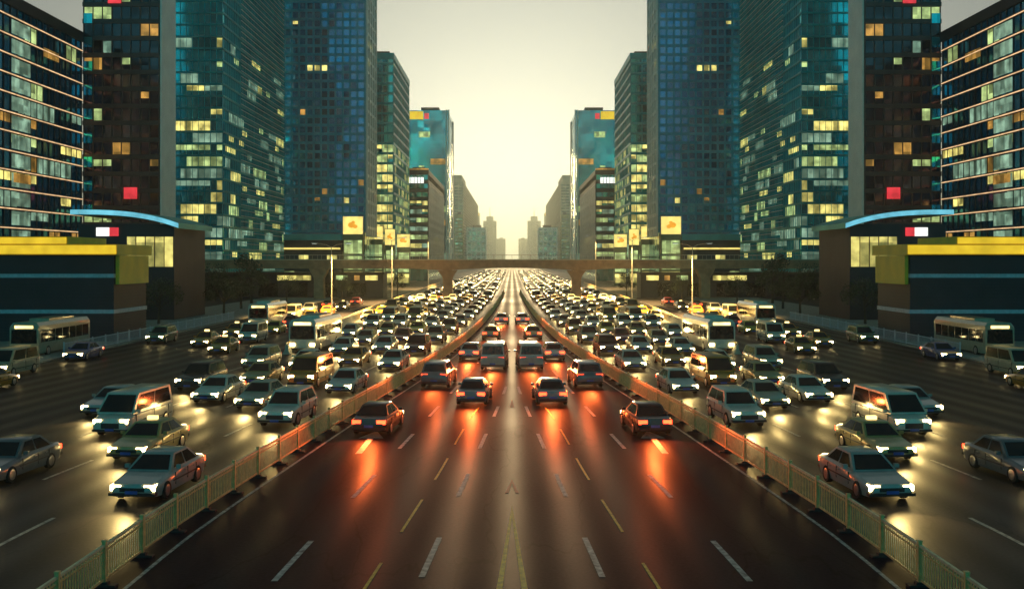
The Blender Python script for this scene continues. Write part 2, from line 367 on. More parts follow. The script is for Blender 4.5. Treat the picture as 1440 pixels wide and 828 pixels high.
# ------------------------------------------------------------------ haze
hb = MB(); hb.box(-2700, 2700, -200, 7200, -1.5, 330, None); hb.mats = []
hm = bpy.data.materials.new('haze'); hm.use_nodes = True; hn = hm.node_tree.nodes; hn.clear()
ho = hn.new('ShaderNodeOutputMaterial'); pv = hn.new('ShaderNodeVolumePrincipled'); hm.node_tree.links.new(pv.outputs[0], ho.inputs['Volume'])
pv.inputs['Color'].default_value = (0.84, 0.98, 0.92, 1); pv.inputs['Density'].default_value = HAZE; pv.inputs['Anisotropy'].default_value = 0.74
me = bpy.data.meshes.new('haze'); me.from_pydata(hb.v, [], hb.f); me.materials.append(hm)
hz = bpy.data.objects.new('haze', me); col.objects.link(hz); tag(hz, kind='stuff')

# ------------------------------------------------------------------ railing along the central road
def railing():
    root = thing('steel_railing', 'pale steel railing with vertical bars along the left edge of the central road', 'railing', (-fence_w(25), 25, 0))
    d, pts = 13.0, []
    while len(pts) < 97 and d < 265:
        pts.append(d); d += 2.6
    ox, oy = fence_w(25), 25
    for i, a in enumerate(pts):
        x = -fence_w(a) + ox; y = a - oy
        p = MB(); p.box(x-.05, x+.05, y-.05, y+.05, 0.03, 1.17, M['fence']); p.box(x-.06, x+.06, y-.06, y+.06, 1.17, 1.20, M['fence'])
        po = p.obj('post', root)
        ft = MB(); ft.box(x-.32, x+.32, y-.12, y+.12, 0.0, 0.05, M['fencefoot']); ft.box(x-.12, x+.12, y-.09, y+.09, 0.05, 0.12, M['fencefoot']); ft.obj('foot', po)
        if i + 1 < len(pts):
            b = pts[i+1]; x2 = -fence_w(b) + ox; y2 = b - oy
            q = MB()
            def bar(t0, t1, z0, z1, w, mat=M['fence']):
                xa, ya = x + (x2-x)*t0, y + (y2-y)*t0; xb, yb = x + (x2-x)*t1, y + (y2-y)*t1
                n = 4; ring = lambda X, Y: [(X-w, Y, z0), (X+w, Y, z0), (X+w, Y, z1), (X-w, Y, z1)]
                q.loft([ring(xa, ya), ring(xb, yb)], mat)
            bar(.02, .98, 1.03, 1.10, .035, M['rail']); bar(.02, .98, .90, .94, .02); bar(.02, .98, .16, .22, .025)
            nb = 18 if a < 90 else 12
            for k in range(nb):
                t = (k + .5) / nb; h = .013; bar(t - h/2.6, t + h/2.6, .22, 1.03, .012)
            q.obj('panel', root)
    return both(root)
railing()

# concrete barrier between the queue and the service road
def barrier():
    root = thing('concrete_barrier', 'long low concrete barrier with a pale top rail left of the queuing cars', 'barrier', (-barrier_w(90), 90, 0))
    b = MB(); t = MB(); rings, tr = [], []
    for d in [90 + i * 8 for i in range(32)]:
        x = -barrier_w(d) + barrier_w(90); y = d - 90
        rings.append([(x-.35,y,0),(x+.35,y,0),(x+.30,y,.12),(x+.13,y,.45),(x+.09,y,.85),(x-.09,y,.85),(x-.13,y,.45),(x-.30,y,.12)])
        tr.append([(x-.06,y,.98),(x+.06,y,.98),(x+.06,y,1.10),(x-.06,y,1.10)])
        t.box(x-.03, x+.03, y-.03, y+.03, .852, .985, M['fence'])
    b.loft(rings, M['barrier']); t.loft(tr, M['fence'])
    b.obj('wall', root); t.obj('top_rail', root)
    return both(root)
barrier()

# low railing at the far kerb of the service road
def kerb_fence():
    root = thing('pavement_fence', 'short grey pavement fence in front of the dark wall on the left', 'fence', (-39.6, 88, 0))
    for i in range(18):
        p = MB(); p.box(-.05, .05, i*3-.05, i*3+.05, 0, 1.3, M['stripe']); p.obj('post', root)
        q = MB(); q.box(-.02, .02, i*3+.07, i*3+2.93, 1.12, 1.2, M['stripe']); q.box(-.02, .02, i*3+.07, i*3+2.93, .2, .27, M['stripe'])
        for k in range(12): q.box(-.012, .012, i*3+.2+k*.23, i*3+.24+k*.23, .27, 1.12, M['stripe'])
        q.obj('panel', root)
    return both(root)
kerb_fence()
for s in (-1, 1):
    k = MB(); k.box(s*47-8, s*47+8, 80, 1000, -0.02, 0.14, M['kerb']); structure(k, 'pavement')

# ------------------------------------------------------------------ footbridge
def bridge():
    y0, y1 = 215, 219.5
    root = thing('footbridge', 'long concrete footbridge spanning the whole road between the towers', 'bridge', (0, y0, 0))
    def sof(x):                                   # soffit: shallow arch over the main span, deeper over the piers
        a = abs(x)
        return 6.85 - 0.55 * (a / 14.0) ** 2 if a < 14 else 6.3 + min(0.4, (a - 14) * 0.05)
    xs = [-78 + i * 2 for i in range(79)]
    d = MB(); rings = []
    for x in xs: rings.append([(x, 0.35, sof(x)), (x, 4.15, sof(x)), (x, 4.15, 8.0), (x, 0.35, 8.0)])
    d.loft(rings, M['concrete']); d.obj('deck_beam', root)
    e = MB(); e.box(-78, 78, 0, 4.5, 8.003, 8.55, M['concrete']); e.box(-78, 78, -.06, .12, 8.553, 8.72, M['cream']); e.box(-78, 78, 4.35, 4.53, 8.553, 8.72, M['cream']); e.obj('deck_edge', root)
    for yy in (0.03, 4.44):
        r = MB(); r.box(-78, 78, yy-.03, yy+.03, 9.62, 9.70, M['lampmetal'])
        for i in range(79): r.box(-78+i*2-.03, -78+i*2+.03, yy-.025, yy+.025, 8.723, 9.617, M['lampmetal'])
        r.obj('handrail', root)
    for x in (-14.0, 14.0, -42, 42, -70, 70):
        p = MB()
        prof = [(1.0, 0), (1.0, 4.6), (1.35, 5.3), (2.1, sof(x) - .003)]
        p.loft([[(x-a, .9, z), (x+a, .9, z), (x+a, 3.6, z), (x-a, 3.6, z)] for a, z in prof], M['concrete']); p.obj('pier', root)
bridge()

# ------------------------------------------------------------------ towers
def tower(name, label, cat, X0, X1, y0, y1, h, st, bay, glass, frame, lit=None, fin=None, zb=6.0, slab_h=1.1, mull=0.16, nlit=0, zone=(0, 1), gkey='street towers', faces='FS', span=1, proud=.22):
    """X0 (outer) < X1 (street side), metres left of the axis are negative; front looks to the camera, side looks to the street"""
    root = thing(name, label, cat, (X1, y0, 0), gkey)
    w, dp = X1 - X0, y1 - y0
    c = MB(); c.box(-w, 0, 0, dp, 0, h, glass); c.obj('glass_wall', root)
    fr = MB(); n = int((h - zb) / st)
    for i in range(n + 1):
        z = zb + i * st
        if z + slab_h > h: break
        fr.box(-w - proud, proud, -proud, dp + proud, z, z + slab_h, frame)
    fr.box(-w - proud - .1, proud + .1, -proud - .1, dp + proud + .1, h - .8, h + 1.2, frame)
    nb = max(1, round(w / bay))
    for j in range(nb + 1):
        x = -w + w * j / nb; fr.box(x - mull, x + mull, -proud + .04, 0.1, zb, h - .8, frame)
    ns = max(1, round(dp / bay))
    for j in range(1, ns + 1):
        y = dp * j / ns; fr.box(-0.1, proud - .04, y - mull, y + mull, zb, h - .8, frame)
    fr.obj('facade_frame', root)
    b = MB(); b.box(-w*.7, -w*.25, dp*.25, dp*.7, h + 1.2, h + 4.5, M['dark']); b.obj('roof_plant_room', root)
    if lit and nlit:
        r = random.Random(hash(name) % 1000 if False else sum(map(ord, label)))
        done = 0; used = set(); tries = 0
        while done < nlit and tries < 3000:
            tries += 1
            i = int(n * (zone[0] + (zone[1] - zone[0]) * min(1, abs(r.gauss(0, .55))))); i = max(0, min(n - 1, i))
            f = r.choice(faces); j = r.randrange(nb if f == 'F' else ns)
            run = r.choice((1, 1, 1, 2, 2, 3)) * span
            j2 = min(j + run, nb if f == 'F' else ns)
            if any((f, i, q) in used for q in range(j, j2)): continue
            used.update((f, i, q) for q in range(j, j2))
            z0, z1 = zb + i*st + slab_h + .05, zb + (i + 1)*st - .1
            if z1 > h - 1: continue
            if r.random() < .35: z0 += (z1 - z0) * .45
            m = MB(); mat = r.choice(lit)
            if f == 'F': a, e = -w + w*j/nb + mull + .06, -w + w*j2/nb - mull - .06; m.box(a, e, -.07, -.02, z0, z1, mat)
            else: a, e = dp*j/ns + mull + .06, dp*j2/ns - mull - .06; m.box(.02, .07, a, e, z0, z1, mat)
            m.obj('lit_window', root); done += 1
    return root

def rel(root, mb, name, kids=None):        # absolute coordinates -> part of a thing
    mb.v = [(x - root.location.x, y - root.location.y, z - root.location.z) for x, y, z in mb.v]
    return mb.obj(name, kids or root)

Wk = dict(yellow=M['w_yellow'], lime=M['w_lime'], pale=M['w_pale'], orange=M['w_orange'])
# B1: the tall dark blue grid tower
t = tower('office_tower', 'tall dark blue tower with a square window grid and white street edge on the left', 'tower', -69.7, -45.1, 305, 327, 128, 2.7, 2.15,
          M['navy'], M['bluegrid'], [M['w_orange'], M['w_yellow'], M['w_orange']], nlit=26, zone=(0, 1), zb=17, slab_h=.85, mull=.30)
m = MB()
for k in range(5): m.box(-45.1+.24, -45.1+.8, 305 + .3 + k*5.1, 305 + 1.5 + k*5.1, 16, 128, M['white'])
for k in range(int(110/4)): m.box(-45.1+.24, -45.1+.6, 306.5, 326.6, 18.1 + 4*k, 19.0 + 4*k, M['white'])
rel(t, m, 'white_fins')
m = MB(); m.box(-71.5, -51.5, 301.5, 304.5, 14.6, 16.4, M['tealpanel']); m.box(-71.5, -51.5, 302, 304.4, 0, 14.55, M['dark']); rel(t, m, 'podium')
for k in range(4):
    m = MB(); m.box(-69 + k*4.3, -66 + k*4.3, 301.9, 301.96, 3 + (k % 2)*5, 5.2 + (k % 2)*5, M['w_yellow'] if k % 2 else M['w_lime']); rel(t, m, 'lit_window')
m = MB(); m.box(-71, -52, 301.3, 301.47, 11.8, 12.3, M['billboard']); rel(t, m, 'awning_light')
both(t)
# B2: teal louvred corner tower
t = tower('office_tower', 'broad teal tower with pale louvre lines and many lit rooms on the left', 'tower', -79.7, -68.3, 235, 297, 112, 2.8, 1.5,
          M['teal'], M['tealpanel'], [M['w_lime'], M['w_pale'], M['w_pale'], M['w_yellow']], nlit=96, zone=(0, .5), zb=5, slab_h=.45, mull=.05, span=3)
m = MB()
for k in range(72): m.box(-68.3+.24, -68.3+.42, 250, 297, 5.6 + k*1.4, 5.72 + k*1.4, M['white'])
rel(t, m, 'louvre'); both(t)
# B3: brown tower with pale flank
t = tower('brown_tower', 'dark brown tower with a pale flank strip beside the teal tower on the left', 'tower', -86.0, -70.9, 200, 208.2, 84, 3.4, 1.9,
          M['brown'], M['brownpanel'], [M['w_pale'], M['w_orange'], M['w_lime']], nlit=20, zone=(0, .8), zb=5, slab_h=.9, mull=.10, faces='F')
m = MB(); m.box(-70.9+.25, -70.9+.55, 199.85, 208.3, 14, 85, M['white']); rel(t, m, 'pale_flank')
for a, zz in ((-77.8, 20.8), (-81.0, 60)):
    m = MB(); m.box(a, a + 2.6, 199.5, 199.72, zz, zz + 2.3, M['w_red']); rel(t, m, 'red_sign')
m = MB()
for k in range(16): m.box(-86.0+.1, -84.2, 199.66, 199.76, 8 + k*4.8, 10.0 + k*4.8, M['teal'])
rel(t, m, 'corner_glazing'); both(t)
# B4: nearest tower with warm slab edge strips
t = tower('curved_edge_tower', 'dark tower wrapped in thin warm light lines at the left picture edge', 'tower', -118, -86.3, 150, 199.4, 53, 3.3, 2.3,
          M['navy'], M['dark'], [M['w_yellow'], M['w_lime'], M['w_orange'], M['w_pale']], nlit=26, zone=(0, 1), zb=4, slab_h=.5, mull=.08, faces='S', span=2)
for k in range(15):
    m = MB(); m.box(-86.3+.24, -86.3+.34, 150, 199.5, 4.1 + 3.3*k, 4.28 + 3.3*k, M['slabstrip']); rel(t, m, 'light_strip')
m = MB()
for k in range(14): m.box(-86.3+.1, -86.3+.2, 171.5, 178, 4.7 + 3.3*k, 7.1 + 3.3*k, M['w_pale'])
rel(t, m, 'lit_stairwell')
for yy, zz in ((183, 46), (172, 22)):
    m = MB(); m.box(-86.3+.12, -86.3+.3, yy, yy + 6, zz, zz + 1.6, M['w_orange']); rel(t, m, 'sign_panel')
both(t)
# B5: green glass tower
t = tower('office_tower', 'green glass tower with bright yellow lower rooms behind the blue grid tower on the left', 'tower', -52, -40.6, 340, 392, 78, 3.4, 1.9,
          M['green'], M['tealpanel'], [M['w_yellow'], M['w_yellow'], M['w_lime']], nlit=80, zone=(0, .5), zb=14, slab_h=.8, mull=.10, span=2)
m = MB(); m.box(-52.2, -40.2, 334, 339.5, 0, 13.7, M['cream']); rel(t, m, 'podium')
for k in range(4):
    m = MB(); m.box(-51.6 + k*2.9, -49.6 + k*2.9, 333.8, 333.97, .5, 10.5, M['w_white'] if k == 2 else M['w_lime']); rel(t, m, 'shop_front')
both(t)
# B7: low dark office block with lit floors and white fins
t = tower('office_block', 'low dark office block with lit green floors and a white rooftop sign on the left', 'building', -47, -34.6, 410, 505, 44.5, 3.5, 2.4,
          M['green'], M['dark'], [M['w_lime'], M['w_lime'], M['w_yellow'], M['w_pale']], nlit=46, zone=(0, .72), zb=5, slab_h=1.6, mull=.10, faces='F', span=2)
m = MB()
for k in range(16): m.box(-34.6+.25, -34.6+.42, 411 + k*6, 412.6 + k*6, 3, 40, M['white'])
rel(t, m, 'white_fins')
m = MB()
for k in range(5): m.box(-42.8 + k*1.35, -41.75 + k*1.35, 409.4, 409.7, 40.2, 42.6, M['w_white'])
rel(t, m, 'roof_sign')
m = MB(); m.box(-47.3, -34.3, 409.5, 410.5, 45.75, 46.3, M['w_orange']); rel(t, m, 'roof_light_line')
both(t)
# B6: tall teal tower with white edge lines and a yellow emblem
t = tower('office_tower', 'plain teal slab tower with white corner lines and a yellow roof emblem on the left', 'tower', -56, -34.2, 530, 575, 87, 3.6, 3.2,
          M['deepteal'], M['deepteal'], [M['w_pale'], M['w_lime'], M['w_orange']], nlit=24, zone=(0, .9), zb=5, slab_h=.35, mull=.05, proud=.08)
m = MB()
for a in (-34.2-1.1, -34.2+.15): m.box(a, a + .75, 529.4, 529.9, 2, 88.5, M['white'])
m.box(-34.2+.15, -34.2+.6, 572, 575, 2, 88, M['white'])
rel(t, m, 'white_edge_line')
m = MB(); m.box(-54.4, -47.2, 529.3, 529.7, 83.4, 87.6, M['fascia']); rel(t, m, 'yellow_emblem')
m = MB(); m.box(-46.6, -44.2, 529.3, 529.7, 83.6, 86.6, M['w_red']); rel(t, m, 'red_emblem')
both(t)
# B8: hazy long slab with a stepped roof, and blocks before it
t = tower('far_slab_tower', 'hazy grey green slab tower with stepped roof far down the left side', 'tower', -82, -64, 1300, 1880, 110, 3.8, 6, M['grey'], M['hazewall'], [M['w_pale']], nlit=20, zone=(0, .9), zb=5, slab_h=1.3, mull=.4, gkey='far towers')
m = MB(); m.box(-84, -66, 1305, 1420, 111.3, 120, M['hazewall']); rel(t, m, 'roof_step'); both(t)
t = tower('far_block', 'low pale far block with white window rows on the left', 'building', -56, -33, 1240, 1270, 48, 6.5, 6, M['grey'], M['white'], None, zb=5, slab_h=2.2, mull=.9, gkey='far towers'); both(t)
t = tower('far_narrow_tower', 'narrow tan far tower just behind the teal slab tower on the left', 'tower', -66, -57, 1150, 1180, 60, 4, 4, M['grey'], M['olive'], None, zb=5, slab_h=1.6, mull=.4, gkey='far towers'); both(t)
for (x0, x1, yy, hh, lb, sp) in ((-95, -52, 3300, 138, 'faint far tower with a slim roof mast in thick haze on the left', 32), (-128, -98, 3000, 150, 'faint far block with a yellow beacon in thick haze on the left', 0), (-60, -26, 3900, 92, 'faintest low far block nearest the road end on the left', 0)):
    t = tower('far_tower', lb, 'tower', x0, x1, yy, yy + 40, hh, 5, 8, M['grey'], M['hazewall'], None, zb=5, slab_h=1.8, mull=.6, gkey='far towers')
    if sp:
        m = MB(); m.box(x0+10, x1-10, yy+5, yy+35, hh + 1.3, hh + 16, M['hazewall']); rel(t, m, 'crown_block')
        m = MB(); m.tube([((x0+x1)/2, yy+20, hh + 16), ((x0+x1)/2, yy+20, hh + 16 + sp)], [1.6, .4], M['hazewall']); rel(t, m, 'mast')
    if 'beacon' in lb:
        m = MB(); m.box(x1-9, x1-1, yy-1.2, yy-.6, hh-7, hh-.5, M['fascia']); rel(t, m, 'beacon_sign')
    both(t)

# billboards stepping down at the foot of the blue tower
for (px0, px1, py0, py1, d, lb, ph) in ((482, 511, 304, 330, 300.2, 'largest yellow lit billboard under the blue grid tower on the left', 0),
                                   (514, 539, 318, 337, 329, 'yellow lit billboard with an orange patch beside the white fins on the left', 0),
                                   (541, 556, 322, 345, 331.5, 'narrow yellow lit billboard above the bright shop front on the left', 0),
                                   (558, 577, 329, 348, 332.5, 'lowest yellow lit billboard nearest the road on the left', 0)):
    x0, x1 = -lat(px0, d), -lat(px1, d); z0, z1 = 8.5 + (366-py1)*d/F, 8.5 + (366-py0)*d/F
    root = thing('lit_billboard', lb, 'billboard', ((x0+x1)/2, d, 0), 'yellow billboards')
    m = MB(); m.box(x0, x1, d-.25, d+.25, z0, z1, M['lampmetal']); rel(root, m, 'frame')
    m = MB(); m.box(x0+.15, x1-.15, d-.32, d-.255, z0+.15, z1-.15, M['billboard']); rel(root, m, 'lit_face')
    m = MB(); cx = (x0+x1)/2; hh = z1 - z0; qq = min(hh, x1 - x0)
    for ex, ez, er in ((-.08, .52, .19), (.12, .44, .13), (.02, .66, .10)):
        m.loft([[(cx + qq*(ex + er*math.cos(a)), yq, z0 + hh*ez + qq*er*.8*math.sin(a)) for a in (2*math.pi*k/14 for k in range(14))] for yq in (d-.37 - er*.1, d-.325)], M['billmark'])
    rel(root, m, 'orange_patch')
    m = MB(); m.box(x0 + .2, x1 - .1, d-.2, d+1.2, 0, z0 - .003, M['olive']); rel(root, m, 'base')
    for k in range(3):
        zz = 1.0 + (z0 - 2.0) * k / 3
        m = MB(); m.box(x0 + .5, x1 - .4, d-.27, d-.205, zz, zz + (z0 - 2.0) / 3 - .7, M['w_lime'] if k else M['w_yellow']); rel(root, m, 'lit_window')
    both(root)

# ------------------------------------------------------------------ dark hall with yellow fascia (near side)
def hall():
    X1, y0 = -41.2, 103.0
    root = thing('low_hall', 'low dark ribbed hall with two pale stripes and a yellow fascia on the left', 'building', (X1, y0, 0))
    w = MB(); w.box(-60, 0, 0, 9, 0, 9.0, M['dark'])
    for k in range(26):
        z = .25 + k*.34
        if abs(z - 3.2) > .4 and abs(z - 6.9) > .4: w.box(-60, .04, -.06, 9.04, z, z + .16, M['dark'])
    w.obj('wall', root)
    for z in (3.2, 6.9):
        s = MB(); s.box(-60, .10, -.12, 9.1, z-.2, z+.2, M['stripe']); s.obj('pale_stripe', root)
    f = MB(); f.box(-60, .5, -.5, 9.5, 9.05, 10.15, M['yellowpanel']); f.box(-60, -4.6, -.45, 9.4, 10.153, 10.95, M['yellowpanel']); f.obj('roof', root)
    f = MB(); f.box(-60, .45, -.62, -.505, 9.15, 10.05, M['fascia']); f.box(-60, -4.7, -.57, -.455, 10.2, 10.85, M['fascia']); f.obj('yellow_fascia', root)
    c = MB(); c.box(.12, .5, .2, 8.5, 6.0, 9.0, M['yellowpanel']); c.obj('corner_panel', root)
    both(root)
hall()
def pavilion():
    y0 = 140.0; x0, x1 = -61, -47.5
    root = thing('shop_pavilion', 'shop pavilion with a curved blue lit roof and yellow glazing on the left', 'building', (x1, y0, 0))
    b = MB(); b.box(x0, x1, y0, y0 + 14, 0, 13.6, M['dark']); rel(root, b, 'wall')
    r = MB(); rings = []
    for k in range(13):
        t = k / 12; x = x0 - .6 + (x1 + 1.0 - x0 + .6) * t; z = 15.6 - 1.9 * t**3
        rings.append([(x, y0 - 1.2, z - .75), (x, y0 + 14.5, z - .75), (x, y0 + 14.5, z), (x, y0 - 1.2, z)])
    r.loft(rings, M['tealpanel']); rel(root, r, 'curved_roof')
    r = MB()
    for k in range(12):
        t0, t1 = k/12, (k+1)/12; xa = x0 - .6 + (x1 + 1.6 - x0) * t0; xb = x0 - .6 + (x1 + 1.6 - x0) * t1; za, zb = 15.6 - 1.9*t0**3, 15.6 - 1.9*t1**3
        r.quad([(xa, y0-1.23, za-.7), (xb, y0-1.23, zb-.7), (xb, y0-1.23, zb-.05), (xa, y0-1.23, za-.05)], M['w_blue'])
    rel(root, r, 'roof_edge_light')
    for k in range(5):
        g_ = MB(); g_.box(x1 - 6.6 + k*1.32, x1 - 5.45 + k*1.32, y0-.1, y0-.03, 7.6, 11.8, M['w_yellow']); rel(root, g_, 'lit_window')
    s = MB(); s.box(x0 + 2.6, x0 + 4.4, y0-.2, y0-.05, 11.9, 13.1, M['w_white']); s.box(x0 + 4.45, x0 + 5.7, y0-.2, y0-.05, 11.9, 13.1, M['w_red']); rel(root, s, 'shop_sign')
    both(root)
pavilion()
def shop_row():
    y0 = 224
    root = thing('shop_row', 'long low dark row of shops behind the footbridge piers on the left', 'building', (-29, y0, 0))
    b = MB(); b.box(-92, -29, y0, y0 + 7, 0, 5.4, M['dark']); b.box(-92.3, -28.7, y0-.3, y0 + 7.3, 5.403, 5.8, M['dconcrete']); rel(root, b, 'wall')
    for a, c, mt in ((-52.8, -45.2, M['w_yellow']), (-39.6, -37.0, M['w_lime']), (-35.5, -34.3, M['w_orange']), (-33.0, -30.2, M['w_yellow'])):
        s = MB(); s.box(a, c, y0-.14, y0-.02, 4.0, 5.1, mt); rel(root, s, 'shop_sign')
    for k in range(9):
        s = MB(); s.box(-90 + k*6.6, -85.6 + k*6.6, y0-.1, y0-.02, .4, 3.4, M['carglass']); rel(root, s, 'shop_window')
    both(root)
shop_row()

# ------------------------------------------------------------------ street lamps
def lamp(x, y, h, lb):
    root = thing('street_lamp', lb, 'street lamp', (x, y, 0), 'street lamps on the left barrier')
    p = MB(); p.tube([(0,0,0),(0,0,.6),(0,0,.62),(0,0,h)], [.2,.2,.11,.06], M['lampmetal']); p.obj('pole', root, smooth=40)
    for s in (-1, 1):
        a = MB(); a.tube([(0,0,h-.1),(s*.8,0,h+.35),(s*2.2,0,h+.55)], [.05,.045,.04], M['lampmetal'], 6); ao = a.obj('arm', root)
        q = MB(); q.loft([[(s*2.1,-.12,h+.5),(s*2.1,.12,h+.5),(s*2.1,.1,h+.62),(s*2.1,-.1,h+.62)],[(s*3.0,-.17,h+.55),(s*3.0,.17,h+.55),(s*3.0,.1,h+.68),(s*3.0,-.1,h+.68)]], M['lampmetal']); q.obj('lamp_head', ao)
        e = MB(); e.box(*sorted((s*2.25, s*2.9)), -.11, .11, h+.47, h+.50, M['w_white']); e.obj('lit_lens', ao)
    l = bpy.data.lights.new('lamp_light', 'SPOT'); l.energy = 150000; l.color = (1.0, .66, .22); l.spot_size = R(116); l.spot_blend = .5; l.shadow_soft_size = .4
    o = bpy.data.objects.new('lamp_light', l); col.objects.link(o); o.parent = root; o.location = (2.5, 0, h + .3)
    both(root)
lamp(-27.2, 150, 10.5, 'nearest thin double arm street lamp beyond the left concrete barrier')
lamp(-barrier_w(200) - 1.1, 200, 12.5, 'thin double arm street lamp just before the footbridge on the left')
lamp(-barrier_w(300) - 1.1, 300, 15.4, 'tall double arm street lamp past the footbridge on the left')

# ------------------------------------------------------------------ trees
def tree_meshes(seed, h, rad):
    r = random.Random(seed); tr = MB(); cr = MB()
    tr.tube([(0,0,-.02),(r.uniform(-.1,.1),r.uniform(-.1,.1),h*.25),(r.uniform(-.3,.3),r.uniform(-.3,.3),h*.55),(0,0,h*.85)], [h*.028,h*.021,h*.014,h*.004], M['bark'], 7)
    clumps = []
    for k in range(9):
        a = r.uniform(0, 6.28); z = h * r.uniform(.4, .88); q = rad * r.uniform(.3, .8) * (1.2 - abs(z/h - .55))
        e = (math.cos(a)*q, math.sin(a)*q, z); clumps.append((e, rad * r.uniform(.32, .52)))
        tr.tube([(0,0,z*.62),(e[0]*.5,e[1]*.5,z*.85),e], [h*.012,h*.008,h*.003], M['bark'], 5)
    for e, q in clumps:
        for k in range(170):
            v = Vector((r.gauss(0,1), r.gauss(0,1), r.gauss(0,.8))).normalized() * q * r.random()**.45
            p = Vector(e) + v; s = h * r.uniform(.012, .026)
            n = Vector((r.gauss(0,1), r.gauss(0,1), r.gauss(0,1))).normalized(); u = n.orthogonal().normalized() * s; w = n.cross(u) * .6
            cr.quad([p-u, p+w, p+u, p-w], M['leaf'])
    return tr.mesh('trunk', 50), cr.mesh('crown')
TREES = [tree_meshes(3, 9, 3.4), tree_meshes(8, 8, 3.6), tree_meshes(21, 10, 3.2)]
def tree(x, y, k, s, lb):
    root = thing('street_tree', lb, 'tree', (x, y, 0.1), 'dark street trees on the left')
    for nm, me in zip(('trunk', 'crown'), TREES[k]):
        o = bpy.data.objects.new(nm, me); col.objects.link(o); o.parent = root; o.scale = (s, s, s); o.rotation_euler.z = rnd.uniform(0, 6)
    both(root)
tree(-45.2, 118, 0, .80, 'dark tree at the corner of the ribbed hall on the left')
tree(-46.5, 131, 1, .85, 'dark tree in front of the yellow pavilion glazing on the left')
tree(-44.0, 152, 2, .75, 'dark round tree just past the pavilion on the left')
tree(-46.8, 172, 0, .95, 'dark tree between the pavilion and the teal tower on the left')
tree(-50.5, 193, 2, 1.05, 'tallest dark tree standing before the teal tower on the left')
tree(-42.5, 188, 1, .75, 'low dark tree beside the service road before the footbridge on the left')
tree(-35.5, 208, 1, .70, 'small dark tree close to the footbridge on the left')
tree(-61.5, 206, 0, .9, 'dark tree half hidden under the outer footbridge span on the left')
tree(-27.2, 236, 2, .6, 'small dark tree beside the lit shop signs behind the footbridge on the left')

